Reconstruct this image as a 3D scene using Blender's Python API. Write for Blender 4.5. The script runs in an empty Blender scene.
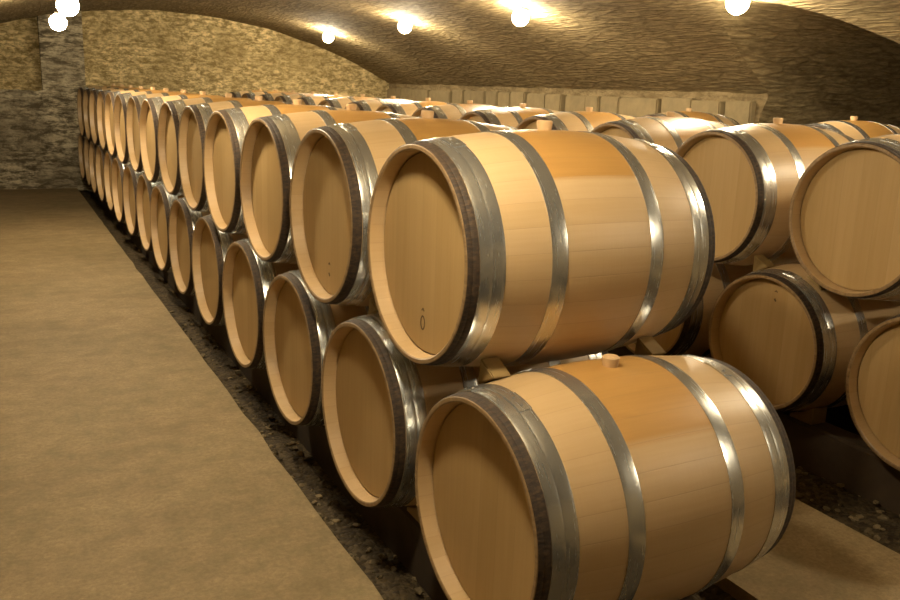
import bpy, bmesh, math, random
from mathutils import Vector, Matrix, noise
random.seed(7)
PI = math.pi
S = bpy.context.scene
COL = S.collection

# ------------------------------------------------------------------ measures (metres, floor at z = 0)
Z0 = 0.46                     # height of the lower barrels' axes
R0, RB, LEN = 0.2935, 0.3350, 0.8193   # head radius, bilge radius, length
PITCH, TIER = 0.7714, 0.5794  # spacing along a row, height of upper axes above the lower ones
PHI = 0.0406                  # slight turn of the barrels against the row
H = LEN / 2

# ------------------------------------------------------------------ camera
def camera():
    f, c = 877.198, Vector((-0.9592, -1.7043, 1.015 + Z0))
    yaw, pit, rol = 0.4768, 0.2352, 0.0359
    fw = Vector((math.sin(yaw)*math.cos(pit), math.cos(yaw)*math.cos(pit), -math.sin(pit)))
    r = Vector((math.cos(yaw), -math.sin(yaw), 0)); u = r.cross(fw)
    cr, sr = math.cos(rol), math.sin(rol)
    r, u = cr*r + sr*u, -sr*r + cr*u
    cd = bpy.data.cameras.new('camera'); co = bpy.data.objects.new('camera', cd); COL.objects.link(co)
    m = Matrix((r, u, -fw)).transposed().to_4x4(); m.translation = c
    co.matrix_world = m
    cd.sensor_width = 36; cd.lens = f/900*36; cd.clip_start = 0.02; cd.clip_end = 100
    S.camera = co
camera()

# ------------------------------------------------------------------ node helper
class NT:
    def __init__(self, name):
        self.m = bpy.data.materials.new(name); self.m.use_nodes = True
        self.t = self.m.node_tree; self.t.nodes.clear()
        self.out = self.n('ShaderNodeOutputMaterial')
    def n(self, ty, **kw):
        x = self.t.nodes.new(ty)
        for k, v in kw.items(): setattr(x, k, v)
        return x
    def put(self, sock, v):
        if v is None: return
        if isinstance(v, bpy.types.NodeSocket): self.t.links.new(v, sock)
        elif isinstance(v, (tuple, list)) and sock.type == 'RGBA' and len(v) == 3: sock.default_value = (*v, 1)
        else: sock.default_value = v
    def math(self, op, a, b=None, c=None, clamp=False):
        x = self.n('ShaderNodeMath', operation=op, use_clamp=clamp)
        for i, v in enumerate((a, b, c)): self.put(x.inputs[i], v)
        return x.outputs[0]
    def mix(self, f, a, b, mode='MIX'):
        x = self.n('ShaderNodeMix', data_type='RGBA', blend_type=mode)
        self.put(x.inputs[0], f); self.put(x.inputs[6], a); self.put(x.inputs[7], b)
        return x.outputs[2]
    def coords(self, which='Object'):
        return self.n('ShaderNodeTexCoord').outputs[which]
    def sep(self, v):
        x = self.n('ShaderNodeSeparateXYZ'); self.put(x.inputs[0], v); return x.outputs
    def comb(self, a, b, c):
        x = self.n('ShaderNodeCombineXYZ')
        for i, v in enumerate((a, b, c)): self.put(x.inputs[i], v)
        return x.outputs[0]
    def noise(self, vec, scale=5, detail=4, rough=0.55, dist=0.0):
        x = self.n('ShaderNodeTexNoise'); self.put(x.inputs['Vector'], vec)
        x.inputs['Scale'].default_value = scale; x.inputs['Detail'].default_value = detail
        x.inputs['Roughness'].default_value = rough; x.inputs['Distortion'].default_value = dist
        return x.outputs[0]
    def voro(self, vec, scale, feature='F1', rnd=1.0):
        x = self.n('ShaderNodeTexVoronoi', feature=feature); self.put(x.inputs['Vector'], vec)
        x.inputs['Scale'].default_value = scale; x.inputs['Randomness'].default_value = rnd
        return x.outputs
    def white(self, vec):
        x = self.n('ShaderNodeTexWhiteNoise', noise_dimensions='3D'); self.put(x.inputs[0], vec); return x.outputs[0]
    def rng(self, v, a, b, c=0.0, d=1.0, smooth=False):
        x = self.n('ShaderNodeMapRange', clamp=True)
        if smooth: x.interpolation_type = 'SMOOTHSTEP'
        self.put(x.inputs[0], v)
        for i, k in enumerate((a, b, c, d)): x.inputs[i+1].default_value = k
        return x.outputs[0]
    def scale(self, v, s):
        x = self.n('ShaderNodeMapping'); self.put(x.inputs[0], v); x.inputs['Scale'].default_value = s; return x.outputs[0]
    def bump(self, h, strength=0.3, dist=0.01):
        x = self.n('ShaderNodeBump'); self.put(x.inputs['Height'], h)
        x.inputs['Strength'].default_value = strength; x.inputs['Distance'].default_value = dist
        return x.outputs[0]
    def bsdf(self, col, rough=0.6, metal=0.0, bump=None, spec=0.5):
        x = self.n('ShaderNodeBsdfPrincipled')
        self.put(x.inputs['Base Color'], col); self.put(x.inputs['Roughness'], rough)
        self.put(x.inputs['Metallic'], metal); self.put(x.inputs['Specular IOR Level'], spec)
        if bump is not None: self.put(x.inputs['Normal'], bump)
        self.t.links.new(x.outputs[0], self.out.inputs[0]); return self.m

# ------------------------------------------------------------------ materials
WOOD_L, WOOD_D = (0.585, 0.418, 0.242), (0.460, 0.312, 0.142)
def m_staves():
    t = NT('oak_staves'); p = t.coords(); x, y, z = t.sep(p)
    rnd = t.n('ShaderNodeObjectInfo').outputs['Random']
    ang = t.math('DIVIDE', t.math('ARCTAN2', y, z), 2*PI)
    k = t.math('MULTIPLY', ang, 31.0)
    cell = t.math('FLOOR', k); fr = t.math('SUBTRACT', k, cell)
    wr = t.white(t.comb(cell, t.math('MULTIPLY', rnd, 57.0), 0.0))
    seam = t.rng(t.math('ABSOLUTE', t.math('SUBTRACT', fr, 0.5)), 0.475, 0.497)
    off = t.math('MULTIPLY', rnd, 37.0)
    g = t.noise(t.comb(t.math('ADD', t.math('MULTIPLY', x, 4.0), off), t.math('MULTIPLY', ang, 170.0), wr), 1.0, 5, 0.6)
    sand = t.noise(t.comb(t.math('MULTIPLY', x, 160.0), t.math('MULTIPLY', ang, 14.0), off), 1.0, 3, 0.6)
    col = t.mix(t.math('ADD', t.math('MULTIPLY', g, 0.75), t.math('MULTIPLY', wr, 0.3), clamp=True), WOOD_L, WOOD_D)
    col = t.mix(t.math('MULTIPLY', sand, 0.16), col, (0.40, 0.25, 0.11))
    # soaked, darker patch round the bung, between the two bilge hoops
    ed = t.math('MULTIPLY', t.math('SUBTRACT', wr, 0.5), 0.012)
    a1 = t.rng(t.math('ADD', t.math('ABSOLUTE', ang), ed), 0.122, 0.131, 1.0, 0.0)
    a2 = t.rng(t.math('ABSOLUTE', x), 0.150, 0.158, 1.0, 0.0)
    st = t.math('MULTIPLY', t.math('MULTIPLY', a1, a2), 0.92)
    sc = t.mix(g, (0.470, 0.252, 0.062), (0.360, 0.180, 0.037))
    col = t.mix(st, col, sc)
    col = t.mix(t.math('MULTIPLY', seam, 0.22), col, (0.20, 0.11, 0.05))
    col = t.mix(t.rng(rnd, 0, 1, 0.0, 0.22), col, (0.368, 0.224, 0.096))
    eg = t.noise(t.comb(t.math('MULTIPLY', x, 30.0), t.math('MULTIPLY', ang, 120.0), off), 1.0, 3, 0.7)     # bare end grain of the stave ends
    end = t.rng(t.math('ABSOLUTE', x), H-0.0035, H-0.0015)
    col = t.mix(t.math('MULTIPLY', end, t.rng(eg, 0.3, 0.7, 0.55, 0.95)), col, (0.17, 0.10, 0.042))
    bp = t.bump(t.math('SUBTRACT', t.math('ADD', t.math('MULTIPLY', g, 0.25), t.math('MULTIPLY', sand, 0.25)), t.math('MULTIPLY', seam, 0.4)), 0.25, 0.002)
    return t.bsdf(col, 0.42, bump=bp, spec=0.5)
def m_head():
    t = NT('oak_head_boards'); x, y, z = t.sep(t.coords())
    rnd = t.n('ShaderNodeObjectInfo').outputs['Random']; off = t.math('MULTIPLY', rnd, 41.0)
    k = t.math('ADD', t.math('MULTIPLY', y, 12.5), t.math('MULTIPLY', rnd, 0.8))
    cell = t.math('FLOOR', k); fr = t.math('SUBTRACT', k, cell)
    wr = t.white(t.comb(cell, off, 3.0))
    seam = t.rng(t.math('ABSOLUTE', t.math('SUBTRACT', fr, 0.5)), 0.482, 0.498)
    g = t.noise(t.comb(t.math('MULTIPLY', y, 62.0), t.math('ADD', t.math('MULTIPLY', z, 2.6), off), wr), 1.0, 5, 0.62, 0.4)
    col = t.mix(t.math('ADD', t.math('MULTIPLY', g, 0.8), t.math('MULTIPLY', wr, 0.35), clamp=True), (0.480, 0.330, 0.155), (0.365, 0.235, 0.090))
    col = t.mix(t.math('MULTIPLY', seam, 0.2), col, (0.18, 0.12, 0.05))
    return t.bsdf(col, 0.55, bump=t.bump(t.math('SUBTRACT', t.math('MULTIPLY', g, 0.3), seam), 0.2, 0.002), spec=0.3)
def m_rim():
    t = NT('rough_dark_chime'); p = t.coords()
    x, y, z = t.sep(p); ang = t.math('ARCTAN2', y, z)
    n = t.noise(t.comb(t.math('MULTIPLY', x, 40.0), t.math('MULTIPLY', ang, 30.0), 0.0), 1.0, 4, 0.7)
    col = t.mix(t.rng(n, 0.42, 0.72), (0.022, 0.013, 0.007), (0.085, 0.048, 0.022))
    return t.bsdf(col, 0.75, bump=t.bump(n, 0.6, 0.004))
def m_hoop():
    t = NT('galvanised_hoop_steel'); x, y, z = t.sep(t.coords()); ang = t.math('ARCTAN2', y, z)
    rnd = t.n('ShaderNodeObjectInfo').outputs['Random']
    n = t.noise(t.comb(t.math('MULTIPLY', x, 220.0), t.math('MULTIPLY', ang, 3.0), t.math('MULTIPLY', rnd, 30.0)), 1.0, 4, 0.6)
    n2 = t.noise(t.comb(t.math('MULTIPLY', x, 25.0), t.math('MULTIPLY', ang, 9.0), rnd), 1.0, 4, 0.7)
    col = t.mix(n2, (0.70, 0.71, 0.70), (0.56, 0.57, 0.56))
    ro = t.math('ADD', 0.21, t.math('MULTIPLY', n, 0.10))
    return t.bsdf(col, ro, 0.91, t.bump(n, 0.03, 0.001))
def m_plain(name, col, rough=0.6, metal=0.0, ns=30, amt=0.35, dark=0.5):
    t = NT(name); n = t.noise(t.coords(), ns, 4, 0.6)
    c2 = tuple(c*dark for c in col)
    return t.bsdf(t.mix(t.math('MULTIPLY', t.rng(n, 0.3, 0.75), amt*2, clamp=True), col, c2), rough, metal, t.bump(n, 0.25, 0.003))
def m_bung():
    t = NT('bung_wood'); n = t.noise(t.scale(t.coords(), (60, 60, 8)), 1.0, 3)
    return t.bsdf(t.mix(n, (0.640, 0.448, 0.248), (0.496, 0.304, 0.136)), 0.55)
def m_concrete():
    t = NT('worn_concrete'); p = t.coords()
    n1 = t.noise(p, 0.9, 5, 0.6); n2 = t.noise(p, 9.0, 6, 0.7); n3 = t.noise(p, 55.0, 5, 0.8)
    d = t.noise(t.scale(p, (1.3, 3.4, 1.0)), 1.0, 6, 0.75, 0.4)
    fac = t.math('ADD', t.math('MULTIPLY', n1, 0.5), t.math('MULTIPLY', n2, 0.5))
    col = t.mix(t.rng(fac, 0.38, 0.62), (0.216, 0.168, 0.084), (0.376, 0.276, 0.148))
    col = t.mix(t.math('MULTIPLY', t.rng(d, 0.48, 0.72), 0.5), col, (0.15, 0.10, 0.048))
    col = t.mix(t.math('MULTIPLY', t.rng(n3, 0.35, 0.65), 0.55), col, (0.136, 0.092, 0.044))
    return t.bsdf(col, 0.72, bump=t.bump(t.math('ADD', t.math('MULTIPLY', n2, 0.5), t.math('MULTIPLY', n3, 0.25)), 0.35, 0.006), spec=0.25)
def m_gravel():
    t = NT('dark_gravel'); p = t.coords()
    n = t.noise(p, 6.0, 5, 0.7); v = t.voro(p, 55.0)
    col = t.mix(t.rng(n, 0.35, 0.7), (0.022, 0.015, 0.008), (0.085, 0.06, 0.03))
    col = t.mix(0.45, col, t.mix(t.sep(v['Color'])[0], (0.02, 0.014, 0.008), (0.13, 0.095, 0.05)))
    return t.bsdf(col, 0.85, bump=t.bump(t.math('SUBTRACT', n, v['Distance']), 0.7, 0.012), spec=0.2)
def m_pebble():
    t = NT('gravel_stone'); p = t.coords(); n = t.voro(p, 22.0)
    r = t.sep(n['Color'])
    return t.bsdf(t.mix(r[0], (0.04, 0.03, 0.016), (0.20, 0.15, 0.08)), 0.8, bump=t.bump(t.noise(p, 90.0), 0.4, 0.003), spec=0.2)
def m_masonry(name, ax, sx, sz, light, dark, mortar, bump=0.9, patch=None):
    """coursed rubble: cells stretched along the course, irregular joints"""
    t = NT(name); p = t.coords(); x, y, z = t.sep(p)
    h = {'x': x, 'y': y}[ax]
    wob = t.math('MULTIPLY', t.math('SUBTRACT', t.noise(p, 4.0, 4), 0.5), 1.1)
    wob2 = t.math('MULTIPLY', t.math('SUBTRACT', t.noise(t.scale(p, (1.3, 1.3, 1.1)), 5.0, 4), 0.5), 1.1)
    v = t.comb(t.math('ADD', t.math('DIVIDE', h, sx), wob), t.math('ADD', t.math('DIVIDE', z, sz), wob2), 0.0)
    c = t.voro(v, 1.0, 'F1', 1.0); e = t.voro(v, 1.0, 'DISTANCE_TO_EDGE', 1.0)['Distance']
    r = t.sep(c['Color'])
    n = t.noise(p, 16.0, 6, 0.75); big = t.noise(p, 1.4, 5, 0.65)
    bl = t.noise(t.comb(t.math('DIVIDE', h, sx*0.75), t.math('DIVIDE', z, sz*0.75), 2.0), 1.0, 5, 0.8, 0.15)
    col = t.mix(t.math('ADD', t.math('MULTIPLY', r[0], 0.35), t.math('SUBTRACT', t.rng(bl, 0.43, 0.58, 0.0, 1.0), 0.1), clamp=True), dark, light)
    col = t.mix(t.math('MULTIPLY', t.rng(big, 0.42, 0.62), 0.6), col, dark)
    col = t.mix(t.math('MULTIPLY', t.rng(e, 0.0, 0.16, 1.0, 0.0), t.rng(n, 0.42, 0.6, 0.0, 0.6)), col, mortar)
    hgt = t.math('ADD', t.math('MULTIPLY', t.rng(e, 0.0, 0.22), 0.3), t.math('MULTIPLY', n, 0.9))
    hgt = t.math('ADD', hgt, t.math('MULTIPLY', bl, 1.6))
    hgt = t.math('ADD', hgt, t.math('MULTIPLY', r[1], 0.7))
    return t.bsdf(col, 0.9, bump=t.bump(hgt, bump, 0.03), spec=0.15)
def m_vault():
    t = NT('vault_slab_stone'); p = t.coords('UV'); u, v, w = t.sep(p)   # u along the vault, v round the arch, both in metres
    wob = t.math('MULTIPLY', t.math('SUBTRACT', t.noise(p, 2.2, 4), 0.5), 0.7)
    q = t.comb(t.math('ADD', t.math('DIVIDE', u, 0.30), wob), t.math('ADD', t.math('DIVIDE', v, 0.055), wob), 0.0)
    c = t.voro(q, 1.0, 'F1', 0.9); e = t.voro(q, 1.0, 'DISTANCE_TO_EDGE', 0.9)['Distance']
    r = t.sep(c['Color'])
    n = t.noise(t.scale(p, (9, 26, 1)), 1.0, 6, 0.72); big = t.noise(p, 1.3, 5, 0.62)
    col = t.mix(t.math('ADD', t.math('MULTIPLY', r[0], 0.35), t.math('SUBTRACT', t.rng(n, 0.34, 0.68), 0.15), clamp=True), (0.115, 0.083, 0.038), (0.400, 0.310, 0.165))
    col = t.mix(t.math('MULTIPLY', t.rng(big, 0.4, 0.68), 0.45), col, (0.23, 0.165, 0.085))
    col = t.mix(t.rng(e, 0.0, 0.12, 0.5, 0.0), col, (0.12, 0.085, 0.042))
    hgt = t.math('ADD', t.math('MULTIPLY', t.rng(e, 0, 0.2), 0.45), t.math('ADD', t.math('MULTIPLY', n, 1.3), t.math('MULTIPLY', r[1], 0.7)))
    return t.bsdf(col, 0.9, bump=t.bump(hgt, 0.8, 0.022), spec=0.15)
def m_emit(name, col, s):
    t = NT(name); e = t.n('ShaderNodeEmission'); e.inputs[0].default_value = (*col, 1); e.inputs[1].default_value = s
    t.t.links.new(e.outputs[0], t.out.inputs[0]); return t.m

M = dict(staves=m_staves(), head=m_head(), rim=m_rim(), hoop=m_hoop(), bung=m_bung(),
         rivet=m_plain('rivet_steel', (0.42, 0.40, 0.36), 0.4, 1.0),
         mark=m_plain('burnt_mark', (0.12, 0.07, 0.03), 0.8),
         wedge=m_plain('wedge_wood', (0.288, 0.188, 0.064), 0.7, ns=18),
         rail=m_plain('old_timber', (0.065, 0.042, 0.022), 0.9, ns=12),
         concrete=m_concrete(), gravel=m_gravel(), pebble=m_pebble(), vault=m_vault(),
         endwall=m_masonry('pale_rubble_masonry', 'x', 0.15, 0.07, (0.92, 0.73, 0.38), (0.30, 0.215, 0.085), (0.20, 0.14, 0.06)),
         darkwall=m_masonry('grey_rubble_masonry', 'x', 0.36, 0.105, (0.74, 0.64, 0.44), (0.15, 0.12, 0.075), (0.06, 0.048, 0.03)),
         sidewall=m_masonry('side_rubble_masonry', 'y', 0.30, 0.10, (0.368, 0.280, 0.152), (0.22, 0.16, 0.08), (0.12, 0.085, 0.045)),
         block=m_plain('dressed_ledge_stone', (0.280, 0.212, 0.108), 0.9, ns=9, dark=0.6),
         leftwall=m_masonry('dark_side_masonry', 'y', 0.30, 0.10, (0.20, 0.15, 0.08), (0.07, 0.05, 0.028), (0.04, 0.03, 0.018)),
         metal=m_plain('dark_lamp_metal', (0.10, 0.09, 0.08), 0.5, 0.8),
         globe=m_emit('lit_lamp_globe', (1.0, 0.85, 0.59), 118.0))

# ------------------------------------------------------------------ mesh helpers
def link_mesh(name, bm, mat, parent=None, smooth=True, sharp=35):
    me = bpy.data.meshes.new(name); bm.normal_update(); bm.to_mesh(me); bm.free()
    me.materials.append(mat)
    if smooth:
        for p in me.polygons: p.use_smooth = True
        me.set_sharp_from_angle(angle=math.radians(sharp))
    o = bpy.data.objects.new(name, me); COL.objects.link(o)
    if parent: o.parent = parent
    return o
def lathe(bm, prof, seg=72, closed=True, a0=0.0, a1=2*PI):
    """revolve (x, r) points about the X axis"""
    full = abs(a1-a0-2*PI) < 1e-6; n = seg if full else seg+1; rings = []
    for (x, r) in prof:
        rings.append([bm.verts.new((x, r*math.sin(a0+(a1-a0)*i/seg), r*math.cos(a0+(a1-a0)*i/seg))) for i in range(n)])
    m = len(prof)
    for j in range(m if closed else m-1):
        A, B = rings[j], rings[(j+1) % m]
        for i in range(n if full else n-1):
            k = (i+1) % n
            bm.faces.new((A[i], A[k], B[k], B[i]))
    if not full and closed:
        bm.faces.new([r[0] for r in rings]); bm.faces.new([r[-1] for r in reversed(rings)])
def disc(bm, x0, x1, r, seg=72):
    A = [bm.verts.new((x0, r*math.sin(2*PI*i/seg), r*math.cos(2*PI*i/seg))) for i in range(seg)]
    B = [bm.verts.new((x1, v.co.y, v.co.z)) for v in A]
    bm.faces.new(A); bm.faces.new(list(reversed(B)))
    for i in range(seg):
        k = (i+1) % seg; bm.faces.new((A[i], B[i], B[k], A[k]))
def fix(bm): bmesh.ops.recalc_face_normals(bm, faces=bm.faces[:])
def box(bm, lo, hi):
    v = [bm.verts.new((x, y, z)) for x in (lo[0], hi[0]) for y in (lo[1], hi[1]) for z in (lo[2], hi[2])]
    for f in ((0,1,3,2), (4,6,7,5), (0,4,5,1), (2,3,7,6), (0,2,6,4), (1,5,7,3)): bm.faces.new([v[i] for i in f])
def tag(o, label, cat, group=None):
    o['label'] = label; o['category'] = cat
    if group: o['group'] = group
def empty(name, loc, rz=0.0):
    o = bpy.data.objects.new(name, None); COL.objects.link(o); o.location = loc; o.rotation_euler = (0, 0, rz)
    o.empty_display_size = 0.1; return o
def copy_tree(o, parent=None):
    c = o.copy(); COL.objects.link(c)
    if parent: c.parent = parent
    for ch in list(o.children): copy_tree(ch, c)
    return c

# ------------------------------------------------------------------ one barrel (axis along X, parts' origins on the axis)
def rad(a):                       # outer radius at a, measured from the middle
    return RB - (RB-R0)*(a/H)**2
def barrel(name):
    root = empty(name, (0, 0, 0)); Lz = (0, 0, RB)
    bm = bmesh.new(); prof = []
    N = 26
    out = [(-H+0.0015+(LEN-0.003)*i/N, 0) for i in range(N+1)]
    out = [(x, rad(x)) for x, _ in out]
    inn = [(H, R0-0.0015), (H, R0-0.0105), (H-0.003, R0-0.0140), (H-0.043, R0-0.0185), (H-0.045, R0-0.0155), (H-0.056, R0-0.0155), (H-0.066, R0-0.027),
           (0, RB-0.027), (-H+0.066, R0-0.027), (-H+0.056, R0-0.0155), (-H+0.045, R0-0.0155), (-H+0.043, R0-0.0185), (-H+0.003, R0-0.0140), (-H, R0-0.0105), (-H, R0-0.0015)]
    lathe(bm, out + inn, 96); fix(bm)
    s = link_mesh('staves', bm, M['staves'], root, sharp=28); s.location = Lz
    for sgn in (-1, 1):
        bm = bmesh.new(); x = sgn*(H-0.046); disc(bm, x, x-sgn*0.022, R0-0.0210); fix(bm)
        h = link_mesh('head', bm, M['head'], root); h.location = Lz
        bm = bmesh.new()
        e = [(H-0.0015, R0-0.003), (H-0.002, R0+0.0016), (H-0.006, rad(H-0.006)+0.0024), (H-0.013, rad(H-0.013)+0.0020), (H-0.016, rad(H-0.016)+0.0010),
             (H-0.018, rad(H-0.018)+0.0022), (H-0.026, rad(H-0.026)+0.0026), (H-0.0325, rad(H-0.0325)+0.0016), (H-0.0325, R0-0.004)]
        lathe(bm, [(sgn*x, r) for x, r in e], 96); fix(bm)
        for v in bm.verts:
            k = noise.noise(Vector((v.co.x*50, v.co.y*28, v.co.z*28)))*0.0009
            v.co.y *= 1+k/R0; v.co.z *= 1+k/R0
        c = link_mesh('chime_rim', bm, M['rim'], root); c.location = Lz
    for (a, w, rot) in ((0.050, 0.0325, 0.35), (0.083, 0.0325, -0.2), (0.250, 0.046, 0.6)):
        for sgn in (-1, 1):
            bm = bmesh.new(); c0 = H-a; th = 0.0024
            pts_o = [(c0+w/2-w*i/6, 0) for i in range(7)]
            po = [(x, rad(x)+th - (0.0007 if i in (0, 6) else 0)) for i, (x, _) in enumerate(pts_o)]
            pi_ = [(x, rad(x)-0.001) for x, _ in reversed(pts_o)]
            lathe(bm, [(sgn*x, r) for x, r in po + pi_], 96)
            # overlapping end of the strap
            po2 = [(x, rad(x)+th*2) for x, _ in pts_o]; pi2 = [(x, rad(x)+th*0.9) for x, _ in reversed(pts_o)]
            lathe(bm, [(sgn*x, r) for x, r in po2 + pi2], 10, True, rot-0.12, rot+0.12)
            fix(bm)
            o = link_mesh('hoop', bm, M['hoop'], root, sharp=30); o.location = Lz
            for q in (-0.06, 0.06):
                bm = bmesh.new(); rr = rad(c0)+th*2
                bmesh.ops.create_uvsphere(bm, u_segments=10, v_segments=6, radius=0.0048)
                A = rot+q
                bmesh.ops.scale(bm, vec=(1, 1, 0.5), verts=bm.verts)
                bmesh.ops.transform(bm, matrix=Matrix.Translation((sgn*c0, rr*math.sin(A), rr*math.cos(A))) @ Matrix.Rotation(-A, 4, 'X'), verts=bm.verts)
                link_mesh('rivet', bm, M['rivet'], o)
    bm = bmesh.new()
    bp = [(0.0, 0.0001), (0.0, 0.019), (0.022, 0.0225), (0.029, 0.0225), (0.032, 0.019), (0.032, 0.0001)]
    lathe(bm, bp, 28); fix(bm)
    bmesh.ops.transform(bm, matrix=Matrix.Rotation(-PI/2, 4, 'Y'), verts=bm.verts)   # x -> z
    b = link_mesh('bung', bm, M['bung'], root); b.location = (0, 0, 2*RB-0.006)
    return root
proto = barrel('oak_barrel')
far = copy_tree(proto)                     # the same barrel without its rivets, for the far ones
for ch in list(far.children):
    for g in list(ch.children): bpy.data.objects.remove(g)

JIT = {(1,1,0):(.0048,.0184), (1,0,0):(.0035,.0174), (1,1,1):(-.0116,-.019), (1,0,1):(-.01,-.005), (1,0,2):(-.0137,-.0288),
       (2,1,0):(.0197,.0223), (2,1,1):(-.0178,.0019), (2,0,1):(-.0077,-.017), (1,1,2):(-.0033,-.0093), (1,1,4):(.0104,.0198),
       (1,1,5):(.0129,.0198), (1,0,3):(-.0094,-.0302)}
ORD = ['nearest', 'second', 'third', 'fourth', 'fifth', 'sixth', 'seventh', 'eighth', 'ninth', 'tenth', 'eleventh', 'twelfth', 'thirteenth', 'fourteenth', 'fifteenth']
ROWS = {1: (0.0, 0.0, 'left row'), 2: (1.9145, 0.1715, 'middle row'), 3: (3.52, 1.83, 'rear row')}
TIERN = {0: 'lower', 1: 'upper'}
def axis_pos(row, up, i):
    X, Y, _ = ROWS[row]
    Y += (i + 0.5*up)*PITCH
    if up: X += 0.0043 if row == 1 else 0.0093
    j = JIT.get((row, up, i))
    if j is None:
        rr = random.Random(row*1000+up*100+i); j = (rr.uniform(-.012, .012), rr.uniform(-.009, .009))
    X += j[0]; Y += j[1]
    return Vector((X, Y, Z0 + TIER*up))    # centre of the front head
BARRELS = {}
used = {'proto': False, 'far': False}
def place(row, up, i):
    near = (row == 1 and i <= 2) or (row == 2 and i <= 1)
    src, key = (proto, 'proto') if near else (far, 'far')
    o = copy_tree(src) if used[key] else src
    used[key] = True
    p = axis_pos(row, up, i)
    o.location = (p.x + H*math.cos(PHI), p.y + H*math.sin(PHI), p.z - RB)
    o.rotation_euler = (0, 0, PHI)
    if i == 0: lab = 'pale oak barrel with steel hoops, nearest in the %s tier of the %s' % (TIERN[up], ROWS[row][2])
    else: lab = 'pale oak barrel, %s from the near end, %s tier of the %s' % (ORD[i], TIERN[up], ROWS[row][2])
    tag(o, lab, 'barrel', 'oak barrels, %s tier of the %s' % (TIERN[up], ROWS[row][2]))
    BARRELS[(row, up, i)] = o
    return o
for i in range(15): place(1, 0, i)
for i in range(14): place(1, 1, i)
for i in range(15): place(2, 0, i)
for i in range(14): place(2, 1, i)
for i in range(7): place(3, 0, i)
for i in (0, 2): place(3, 1, i)
BARRELS[(1,1,0)]['label'] = 'oak barrel with a small burnt ring on its head, nearest upper barrel of left row'
BARRELS[(1,0,0)]['label'] = 'pale oak barrel in the foreground, nearest of all, wooden bung on its top'
BARRELS[(2,1,0)]['label'] = 'pale oak barrel whose round head is cut by the right photo edge, upper tier'

# burnt marks on three heads
def mark(b, y, z, ring=True, up=False):
    bm = bmesh.new(); x = -(H-0.046)-0.0003
    def dab(pts, w):
        for (p, q) in zip(pts[:-1], pts[1:]):
            d = Vector((q[0]-p[0], q[1]-p[1])); n = Vector((-d.y, d.x)).normalized()*w/2
            box_v = []
            for xx in (x-0.0006, x+0.0003):
                for s, (a, c) in ((1, p), (-1, p), (-1, q), (1, q)): box_v.append(bm.verts.new((xx, y+a+s*n.x, z+c+s*n.y)))
            v = box_v
            for f in ((0,1,2,3), (7,6,5,4), (0,4,5,1), (1,5,6,2), (2,6,7,3), (3,7,4,0)): bm.faces.new([v[k] for k in f])
    if ring: dab([(0.011*math.cos(t*PI/8), 0.019*math.sin(t*PI/8)) for t in range(17)], 0.0042)
    else: dab([(-0.004, -0.006), (0.004, 0.005)], 0.008)
    dab([(-0.007, 0.034), (0.0, 0.041), (0.007, 0.034)], 0.004)
    fix(bm)
    o = link_mesh('burnt_mark', bm, M['mark'], b, smooth=False); o.location = (0, 0, RB)
mark(BARRELS[(1,1,0)], 0.012, -0.195)
mark(BARRELS[(1,1,1)], 0.01, -0.205, ring=False)
mark(BARRELS[(2,0,1)], -0.02, 0.19, ring=False)

# ------------------------------------------------------------------ wedges, chocks and rails
def wedge_between(low, upb, a, side):
    """triangular wedge lying on the lower barrel's shoulder, its edge driven against the upper barrel"""
    c, s = math.cos(PHI), math.sin(PHI); d = a - H
    A = Vector((0, low.y + a*s, low.z)); B = Vector((0, upb.y + a*s, upb.z)); r = rad(d)
    x = low.x + a*c
    sg = 1 if B.y > A.y else -1
    b1, b2 = math.radians(71), math.radians(54)            # on the lower shoulder
    P1 = Vector((A.y + sg*math.cos(b1)*(r+.001), A.z + math.sin(b1)*(r+.001)))
    P2 = Vector((A.y + sg*math.cos(b2)*(r+.001), A.z + math.sin(b2)*(r+.001)))
    tm = (P1+P2)/2; n = (tm - Vector((A.y, A.z))).normalized()
    lift = (r+.0015) - (tm - Vector((A.y, A.z))).length
    P1 += n*lift; P2 += n*lift
    u = (Vector((B.y, B.z)) - (P1*0.62+P2*0.38)); apex = Vector((B.y, B.z)) - u.normalized()*(r+.0015)
    bm = bmesh.new(); w = 0.055
    f0 = [bm.verts.new((x-w/2, q.x, q.y)) for q in (P1, P2, apex)]
    f1 = [bm.verts.new((x+w/2, q.x, q.y)) for q in (P1, P2, apex)]
    bm.faces.new(f0); bm.faces.new(list(reversed(f1)))
    for k in range(3): bm.faces.new((f0[k], f1[k], f1[(k+1) % 3], f0[(k+1) % 3]))
    fix(bm); bmesh.ops.bevel(bm, geom=bm.edges[:], offset=0.003, segments=2, affect='EDGES')
    return link_mesh('wooden_wedge', bm, M['wedge'])
for row, n in ((1, 5), (2, 3)):
    for i in range(n):
        for k, side in ((0, 'near'), (1, 'far')):
            for a, end in ((0.145, 'front'), (LEN-0.145, 'rear')):
                o = wedge_between(axis_pos(row, 0, i+k), axis_pos(row, 1, i), a, side)
                tag(o, 'wooden wedge under %s side of %s upper barrel, %s row, at its %s end' % (side, ORD[i], 'left' if row == 1 else 'middle', end), 'wedge', 'wedges under the upper barrels')
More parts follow.
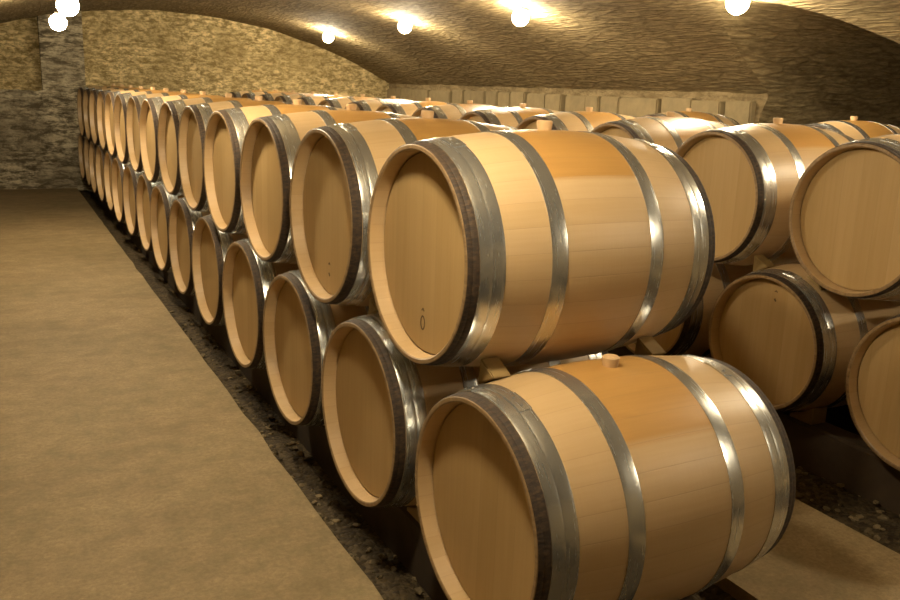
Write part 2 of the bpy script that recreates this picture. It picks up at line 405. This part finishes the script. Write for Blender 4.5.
def rail(x, y0, y1, label):
    bm = bmesh.new(); n = 40; hw = 0.06; top = Z0 - rad(H-0.26) - 0.0035
    rings = []
    for j in range(n+1):
        y = y0 + (y1-y0)*j/n; q = noise.noise(Vector((x*3, y*1.7, 0)))*0.006
        rings.append([bm.verts.new((x+sx*hw+q, y, z + noise.noise(Vector((x, y*4, z)))*0.001)) for sx, z in ((-1, -0.073), (1, -0.073), (1, top-0.012), (0.82, top), (-0.82, top), (-1, top-0.012))])
    for a, b in zip(rings[:-1], rings[1:]):
        for k in range(6): bm.faces.new((a[k], a[(k+1) % 6], b[(k+1) % 6], b[k]))
    bm.faces.new(rings[0]); bm.faces.new(list(reversed(rings[-1]))); fix(bm)
    o = link_mesh('timber_rail', bm, M['rail'], smooth=False)
    tag(o, label, 'rail', 'timber rails under the barrels')
for X, y1, rn, y0 in ((0.0, 11.15, 'left row', -0.40), (1.9145, 11.3, 'middle row', -0.25), (3.52, 6.95, 'rear row', 1.40)):
    rail(X+0.2, y0, y1, 'dark timber rail on the gravel under the front heads of the %s' % rn)
    rail(X+LEN-0.2, y0, y1, 'dark timber rail on the gravel under the rear heads of the %s' % rn)
def chock(row, i, sg):
    p = axis_pos(row, 0, i); a = 0.2; r = rad(a-H)
    top = Z0 - rad(H-0.26) - 0.0035; y = p.y + a*math.sin(PHI); x = p.x + a*math.cos(PHI)
    y0 = y + sg*0.085; y1 = y + sg*0.205
    zin = lambda yy: Z0 - math.sqrt(max(0, (r+.002)**2-(yy-y)**2))
    bm = bmesh.new()
    prof = [(y0, top+0.002), (y0, zin(y0)-0.001), ((y0+y1)/2, zin((y0+y1)/2)-0.001), (y1, zin(y1)-0.001), (y1, top+0.002)]
    f0 = [bm.verts.new((x-0.045, a_, b_)) for a_, b_ in prof]; f1 = [bm.verts.new((x+0.045, a_, b_)) for a_, b_ in prof]
    bm.faces.new(f0); bm.faces.new(list(reversed(f1)))
    for k in range(5): bm.faces.new((f0[k], f1[k], f1[(k+1) % 5], f0[(k+1) % 5]))
    fix(bm); bmesh.ops.bevel(bm, geom=bm.edges[:], offset=0.003, segments=1, affect='EDGES')
    o = link_mesh('wooden_chock', bm, M['wedge'], smooth=False)
    tag(o, 'wooden chock on the rail, %s side of the %s lower barrel, %s row' % ('far' if sg > 0 else 'near', ORD[i], 'left' if row == 1 else 'middle'), 'chock', 'chocks on the rails')
for row, n in ((1, 4), (2, 3)):
    for i in range(n):
        for sg in (-1, 1): chock(row, i, sg)

# ------------------------------------------------------------------ room shell
XC, ZA, RV = 1.21, 1.93 + Z0, 7.2           # vault: crown line, crown height, radius
XL, XR, YB, YF = -2.2, 4.62, 11.45, -4.2
def zv(x): return ZA - RV + math.sqrt(RV*RV - (x-XC)**2)
ZS = zv(XR)
TY, TR, TZ = 2.68, 1.06, 0.565 + Z0         # side passage: middle, radius, springing
XT = 6.6
def zt(y):
    d = abs(y-TY)
    return None if d >= TR else TZ + math.sqrt(max(0.0, TR*TR-d*d))
def struct(o): o['kind'] = 'structure'; return o
def vault():
    bm = bmesh.new(); uvl = bm.loops.layers.uv.new('UVMap')
    ys = [YF + (TY-TR-YF)*i/24 for i in range(25)] + [TY - TR*math.cos(PI*i/48) for i in range(1, 49)] + [TY+TR+(YB-TY-TR)*i/34 for i in range(1, 35)]
    n = 72; aL = math.asin((XL-XC)/RV)
    cols = []
    for y in ys:
        z = zt(y); xr = XR
        if z is not None and z > ZS: xr = XC + math.sqrt(RV*RV - (z-ZA+RV)**2)
        aR = math.asin((xr-XC)/RV)
        row = []
        for k in range(n+1):
            a = aL + (aR-aL)*k/n
            x = XC + RV*math.sin(a); zz = ZA-RV+RV*math.cos(a)
            d = 0.012*noise.noise(Vector((x*2.4, y*1.5, 3))) + 0.007*noise.noise(Vector((x*9, y*4, 9)))
            if k in (n,): d *= 0.4
            row.append((bm.verts.new((x - d*math.sin(a), y, zz - d*math.cos(a))), y, a*RV))
        cols.append(row)
    def quad(q, uv):
        f = bm.faces.new(q)
        for l, w in zip(f.loops, uv): l[uvl].uv = w
    for A, B in zip(cols[:-1], cols[1:]):
        for k in range(n):
            v = (A[k], A[k+1], B[k+1], B[k]); quad([w[0] for w in v], [(w[1], w[2]) for w in v])
    # soffit of the side passage
    prev = None
    for j, y in enumerate(ys):
        z = zt(y)
        if abs(abs(y-TY)-TR) < 1e-6: z = TZ
        if z is None: prev = None; continue
        xr = XR
        if z > ZS: xr = XC + math.sqrt(RV*RV - (z-ZA+RV)**2)
        s = TR*math.acos(max(-1, min(1, (TY-y)/TR)))
        row = []
        for k in range(13):
            x = xr + (XT-xr)*k/12
            if k == 0 and z > ZS: v = cols[j][n][0]
            else: v = bm.verts.new((x, y, z + (0.012*noise.noise(Vector((x*3, y*3, 5))) if k else 0)))
            row.append((v, x, 20+s))
        if prev:
            for k in range(12):
                v = (prev[k], prev[k+1], row[k+1], row[k]); quad([w[0] for w in v], [(w[1], w[2]) for w in v])
        prev = row
    bmesh.ops.recalc_face_normals(bm, faces=bm.faces[:])
    return struct(link_mesh('ceiling', bm, M['vault'], sharp=50))
vault()
def grid_wall(name, f, nu, nv, mat, sharp=60):
    bm = bmesh.new(); g = [[bm.verts.new(f(i/nu, j/nv)) for j in range(nv+1)] for i in range(nu+1)]
    for i in range(nu):
        for j in range(nv): bm.faces.new((g[i][j], g[i+1][j], g[i+1][j+1], g[i][j+1]))
    return struct(link_mesh(name, bm, mat, sharp=sharp))
def rough(x, z, amp=0.03): 
    return amp*(noise.noise(Vector((x*1.3, z*1.3, 1))) + 0.7*noise.noise(Vector((x*5, z*9, 4))))
def fwall(yy, amp):
    def f(u, v):
        x = XL + (XR-XL)*u; z = -0.03 + (zv(x)+0.05+0.03)*v
        return (x, yy + rough(x, z, amp), z)
    return f
grid_wall('wall_back', fwall(YB, 0.03), 160, 50, M['endwall'])
grid_wall('wall_front', fwall(YF, 0.02), 40, 20, M['sidewall'])
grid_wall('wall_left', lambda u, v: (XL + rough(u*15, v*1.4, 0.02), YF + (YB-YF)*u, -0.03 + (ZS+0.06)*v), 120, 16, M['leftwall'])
# right wall in two stretches, either side of the passage, plus the jambs and the far end of the passage
def right_wall():
    bm = bmesh.new()
    for y0, y1, nn in ((YF, TY-TR, 50), (TY+TR, YB, 70)):
        g = []
        for i in range(nn+1):
            y = y0+(y1-y0)*i/nn
            e = 0 if i in (0, nn) else 1
            g.append([bm.verts.new((XR + e*rough(y, j*0.14, 0.02), y, -0.03 + (ZS+0.04)*j/10)) for j in range(11)])
        for i in range(nn):
            for j in range(10): bm.faces.new((g[i][j], g[i+1][j], g[i+1][j+1], g[i][j+1]))
    for y in (TY-TR, TY+TR):
        q = [bm.verts.new(c) for c in ((XR, y, -0.03), (XT, y, -0.03), (XT, y, TZ+0.005), (XR, y, TZ+0.005))]; bm.faces.new(q)
    # haunches between passage arch and springing
    for s in (-1, 1):
        yy = [TY + s*TR*math.cos(PI/2*i/24) for i in range(25)]
        pv = None
        for y in yy:
            z = zt(y) if abs(y-TY) < TR-1e-6 else TZ
            if z > ZS+0.0: break
            a = bm.verts.new((XR, y, z)); b = bm.verts.new((XR, y, ZS+0.01))
            if pv: bm.faces.new((pv[0], a, b, pv[1]))
            pv = (a, b)
    n = 24; c = [bm.verts.new((XT, TY-TR*math.cos(PI*i/n), TZ+TR*math.sin(PI*i/n))) for i in range(n+1)]
    c += [bm.verts.new((XT, TY+TR, -0.03)), bm.verts.new((XT, TY-TR, -0.03))]
    bm.faces.new(c)
    return struct(link_mesh('wall_right', bm, M['sidewall'], sharp=40))
right_wall()
# course of dressed blocks that makes the ledge under the vault, right wall
def ledge():
    bm = bmesh.new(); y = TY+TR; rr = random.Random(4)
    while y < YB-0.05:
        l = rr.uniform(0.22, 0.62); y1 = min(y+l, YB-0.02)
        d = rr.uniform(0.05, 0.10); zt_ = 1.02+Z0-rr.uniform(0.0, 0.025); zb = 0.80+Z0+rr.uniform(0, 0.02)
        box(bm, (XR-d, y+0.008, zb), (XR+0.02, y1-rr.uniform(0.008, 0.03), zt_)); y = y1
    bmesh.ops.bevel(bm, geom=bm.edges[:], offset=0.012, segments=2, affect='EDGES')
    for v in bm.verts:
        k = noise.noise(v.co*7)*0.012; v.co.x += k; v.co.z += k*0.6
    return struct(link_mesh('trim_1', bm, M['block'], sharp=40))
ledge()
# masonry bench and pier at the left end of the back wall
def bench():
    bm = bmesh.new(); nx, nz = 60, 24; x0, x1 = XL, 0.15; yb = YB+0.04
    def P(x, z): return (x, 11.2 + rough(x*1.2, z*1.2, 0.035), z)
    g = [[bm.verts.new(P(x0+(x1-x0)*i/nx, -0.03 + (0.845+Z0)*j/nz + (0.02*noise.noise(Vector((i*0.35, 0, 7))) if j == nz else 0))) for j in range(nz+1)] for i in range(nx+1)]
    for i in range(nx):
        for j in range(nz): bm.faces.new((g[i][j], g[i+1][j], g[i+1][j+1], g[i][j+1]))
    top = [bm.verts.new((g[i][nz].co.x, yb, g[i][nz].co.z)) for i in range(nx+1)]
    for i in range(nx): bm.faces.new((g[i][nz], g[i+1][nz], top[i+1], top[i]))
    side = [bm.verts.new((x1, yb, v.co.z)) for v in g[nx]]
    for j in range(nz): bm.faces.new((g[nx][j], side[j], side[j+1], g[nx][j+1]))
    return struct(link_mesh('trim_2', bm, M['darkwall'], sharp=40))
bench()
def pier():
    bm = bmesh.new(); nx, nz = 14, 30; x0, x1, y0 = -0.38, 0.145, 11.24
    z0, z1 = 0.78+Z0, 1.86+Z0
    def P(u, v):
        x = x0+(x1-x0)*u; z = z0+(z1-z0)*v
        return (x, y0+rough(x*3, z*2, 0.012), z)
    g = [[bm.verts.new(P(i/nx, j/nz)) for j in range(nz+1)] for i in range(nx+1)]
    for i in range(nx):
        for j in range(nz): bm.faces.new((g[i][j], g[i+1][j], g[i+1][j+1], g[i][j+1]))
    for col in (g[0], g[nx]):
        s = [bm.verts.new((v.co.x, YB+0.05, v.co.z)) for v in col]
        for j in range(nz): bm.faces.new((col[j], s[j], s[j+1], col[j+1]))
    return struct(link_mesh('trim_3', bm, M['darkwall'], sharp=40))
pier()

# floor: concrete slabs; gravel strips under the rows
E1, E2, E3, E4 = -0.045, 1.00, 1.665, 2.95
def floor():
    bm = bmesh.new()
    for a, b in ((XL-0.02, E1), (E2, E3), (E4, XT)):
        ny = 60; edge = []
        nx = 8
        g = []
        for j in range(ny+1):
            y = YF + (YB+0.1-YF)*j/ny
            ea = a + (0.012*noise.noise(Vector((a, y*3, 0))) if a > XL else 0); eb = b + 0.012*noise.noise(Vector((b, y*3, 0)))
            g.append([bm.verts.new((ea+(eb-ea)*i/nx, y, 0.003*noise.noise(Vector((i*0.6+a, y*0.8, 2))) if 0 else 0.0)) for i in range(nx+1)])
        for j in range(ny):
            for i in range(nx): bm.faces.new((g[j][i], g[j][i+1], g[j+1][i+1], g[j+1][i]))
        for i in (0, nx):
            lo = [bm.verts.new((r[i].co.x, r[i].co.y, -0.14)) for r in g]
            for j in range(ny): bm.faces.new((g[j][i], g[j+1][i], lo[j+1], lo[j]))
    return struct(link_mesh('floor', bm, M['concrete'], sharp=30))
floor()
RAILX = [X + d for X in (0.0, 1.9145, 3.52) for d in (0.2, LEN-0.2)]
def gz(x, y, a, b):
    e = min(x-a, b-x)
    h = -0.060 + 0.020*noise.noise(Vector((x*4.5, y*3.2, a))) + 0.012*noise.noise(Vector((x*14, y*14, a))) + 0.008*noise.noise(Vector((x*38, y*38, a)))
    if e < 0.10: h += (0.10-e)*0.30*(1+1.2*noise.noise(Vector((x*6, y*6, 11))))
    for rx in RAILX:
        if abs(x-rx) < 0.085: h = min(h, -0.0745)
    return h
def gravel(a, b, y0, y1, label):
    bm = bmesh.new(); st = 0.03
    nx = int((b-a)/st); ys = []; y = y0
    while y < y1: ys.append(y); y += st*(1 if y < 3 else 2.5)
    ys.append(y1)
    g = [[bm.verts.new((a+(b-a)*i/nx, y, gz(a+(b-a)*i/nx, y, a, b))) for i in range(nx+1)] for y in ys]
    for A, B in zip(g[:-1], g[1:]):
        for i in range(nx): bm.faces.new((A[i], A[i+1], B[i+1], B[i]))
    for f in bm.faces: f.material_index = 0
    rr = random.Random(int(a*100))
    for _ in range(1500):
        y = y0 + (min(y1, 4.5)-y0)*rr.random()**1.5
        e = rr.random()
        x = a + (b-a)*(e if rr.random() < 0.5 else (e*e*0.35 if rr.random() < .6 else 1-e*e*0.35))
        s = rr.uniform(0.006, 0.017)*(1.5 if rr.random() < 0.1 else 1)
        m = Matrix.Translation((x, y, gz(x, y, a, b)+s*0.15)) @ Matrix.Rotation(rr.uniform(0, 6.28), 4, 'Z') @ Matrix.Diagonal((s*rr.uniform(.8, 1.5), s*rr.uniform(.7, 1.1), s*rr.uniform(.45, .8), 1))
        r = bmesh.ops.create_icosphere(bm, subdivisions=1, radius=1.0, matrix=m)
        for v in r['verts']:
            v.co += Vector((rr.uniform(-1, 1), rr.uniform(-1, 1), rr.uniform(-1, 1)))*s*0.15
            for f in v.link_faces: f.material_index = 1
    o = link_mesh('gravel_bed', bm, M['gravel'], sharp=35); o.data.materials.append(M['pebble'])
    o['kind'] = 'stuff'; tag(o, label, 'gravel')
gravel(E1-0.05, E2+0.05, -1.6, YB, 'dark gravel bed along the concrete aisle, under the left row of barrels')
gravel(E3-0.05, E4+0.05, -1.6, YB, 'dark gravel bed under the middle row of barrels, right side')

# ------------------------------------------------------------------ lamps
def lamp_ceiling(x, y, z, label, group):
    a = math.asin((x-XC)/RV); n = Vector((-math.sin(a), 0, -math.cos(a)))     # points into the room
    root = empty('ceiling_lamp', (x, y, z))
    tag(root, label, 'lamp', group)
    bm = bmesh.new(); bmesh.ops.create_uvsphere(bm, u_segments=20, v_segments=12, radius=0.07)
    link_mesh('globe', bm, M['globe'], root)
    q = n.to_track_quat('X', 'Z').to_matrix().to_4x4()
    d = (zv(x)-z)*math.cos(a)
    bm = bmesh.new(); lathe(bm, [(-d, 0.0001), (-d, 0.055), (-d+0.012, 0.055), (-d+0.016, 0.045), (-0.050, 0.040), (-0.046, 0.036), (-0.046, 0.0001)], 24)
    bmesh.ops.transform(bm, matrix=q, verts=bm.verts); fix(bm)
    link_mesh('base', bm, M['metal'], root)
for k, (x, y, z) in enumerate(((3.05, -2.3, 1.63), (3.08, 0.1, 1.61), (3.127, 2.53, 1.594), (3.02, 4.9, 1.629), (2.94, 7.1, 1.649), (3.0, 9.7, 1.642))):
    pos = ['behind the viewer', 'above the right barrels', 'cut by the top photo edge', 'second from the right', 'third from the right', 'farthest away'][k]
    lamp_ceiling(x, y, min(z+Z0, zv(x)-0.078), 'lit globe lamp on the right of the stone vault, %s' % pos, 'lamps along the right of the vault')
def lamp_pendant(x, y, z, label):
    root = empty('pendant_lamp', (x, y, z)); tag(root, label, 'lamp', 'lamps hanging over the aisle')
    bm = bmesh.new(); bmesh.ops.create_uvsphere(bm, u_segments=20, v_segments=12, radius=0.07)
    link_mesh('globe', bm, M['globe'], root)
    top = zv(x)-z
    def zl(name, prof):
        bm = bmesh.new(); lathe(bm, prof, 20); fix(bm)
        bmesh.ops.transform(bm, matrix=Matrix.Rotation(-PI/2, 4, 'Y'), verts=bm.verts); link_mesh(name, bm, M['metal'], root)
    zl('socket', [(0.046, 0.0001), (0.046, 0.026), (0.085, 0.024), (0.095, 0.012), (0.095, 0.0001)])
    zl('stem', [(0.09, 0.0001), (0.09, 0.006), (top-0.01, 0.006), (top-0.01, 0.0001)])
    zl('ceiling_rose', [(top-0.03, 0.0001), (top-0.03, 0.03), (top-0.008, 0.045), (top+0.01, 0.045), (top+0.01, 0.0001)])
for x, y, z, lab in ((-0.37, -0.15, 1.56, 'lit globe lamp hanging over the aisle, beside the nearest barrels'),
                     (-0.37, 2.35, 1.56, 'lit globe lamp hanging over the aisle, beside the fourth upper barrel'),
                     (-0.477, 4.9, 1.47, 'lit globe lamp at the top left, nearer of the two hanging over the aisle'), (-0.417, 6.9, 1.462, 'lit globe lamp at the top left, in front of the grey pier')):
    lamp_pendant(x, y, z+Z0, lab)

# ------------------------------------------------------------------ world and view
w = bpy.data.worlds.new('world'); S.world = w; w.use_nodes = True
w.node_tree.nodes['Background'].inputs[0].default_value = (0.02, 0.015, 0.008, 1)
w.node_tree.nodes['Background'].inputs[1].default_value = 0.2
S.view_settings.view_transform = 'Standard'; S.view_settings.look = 'None'
S.view_settings.gamma = 1.0; S.view_settings.use_curve_mapping = False
S.view_settings.exposure = 2.0
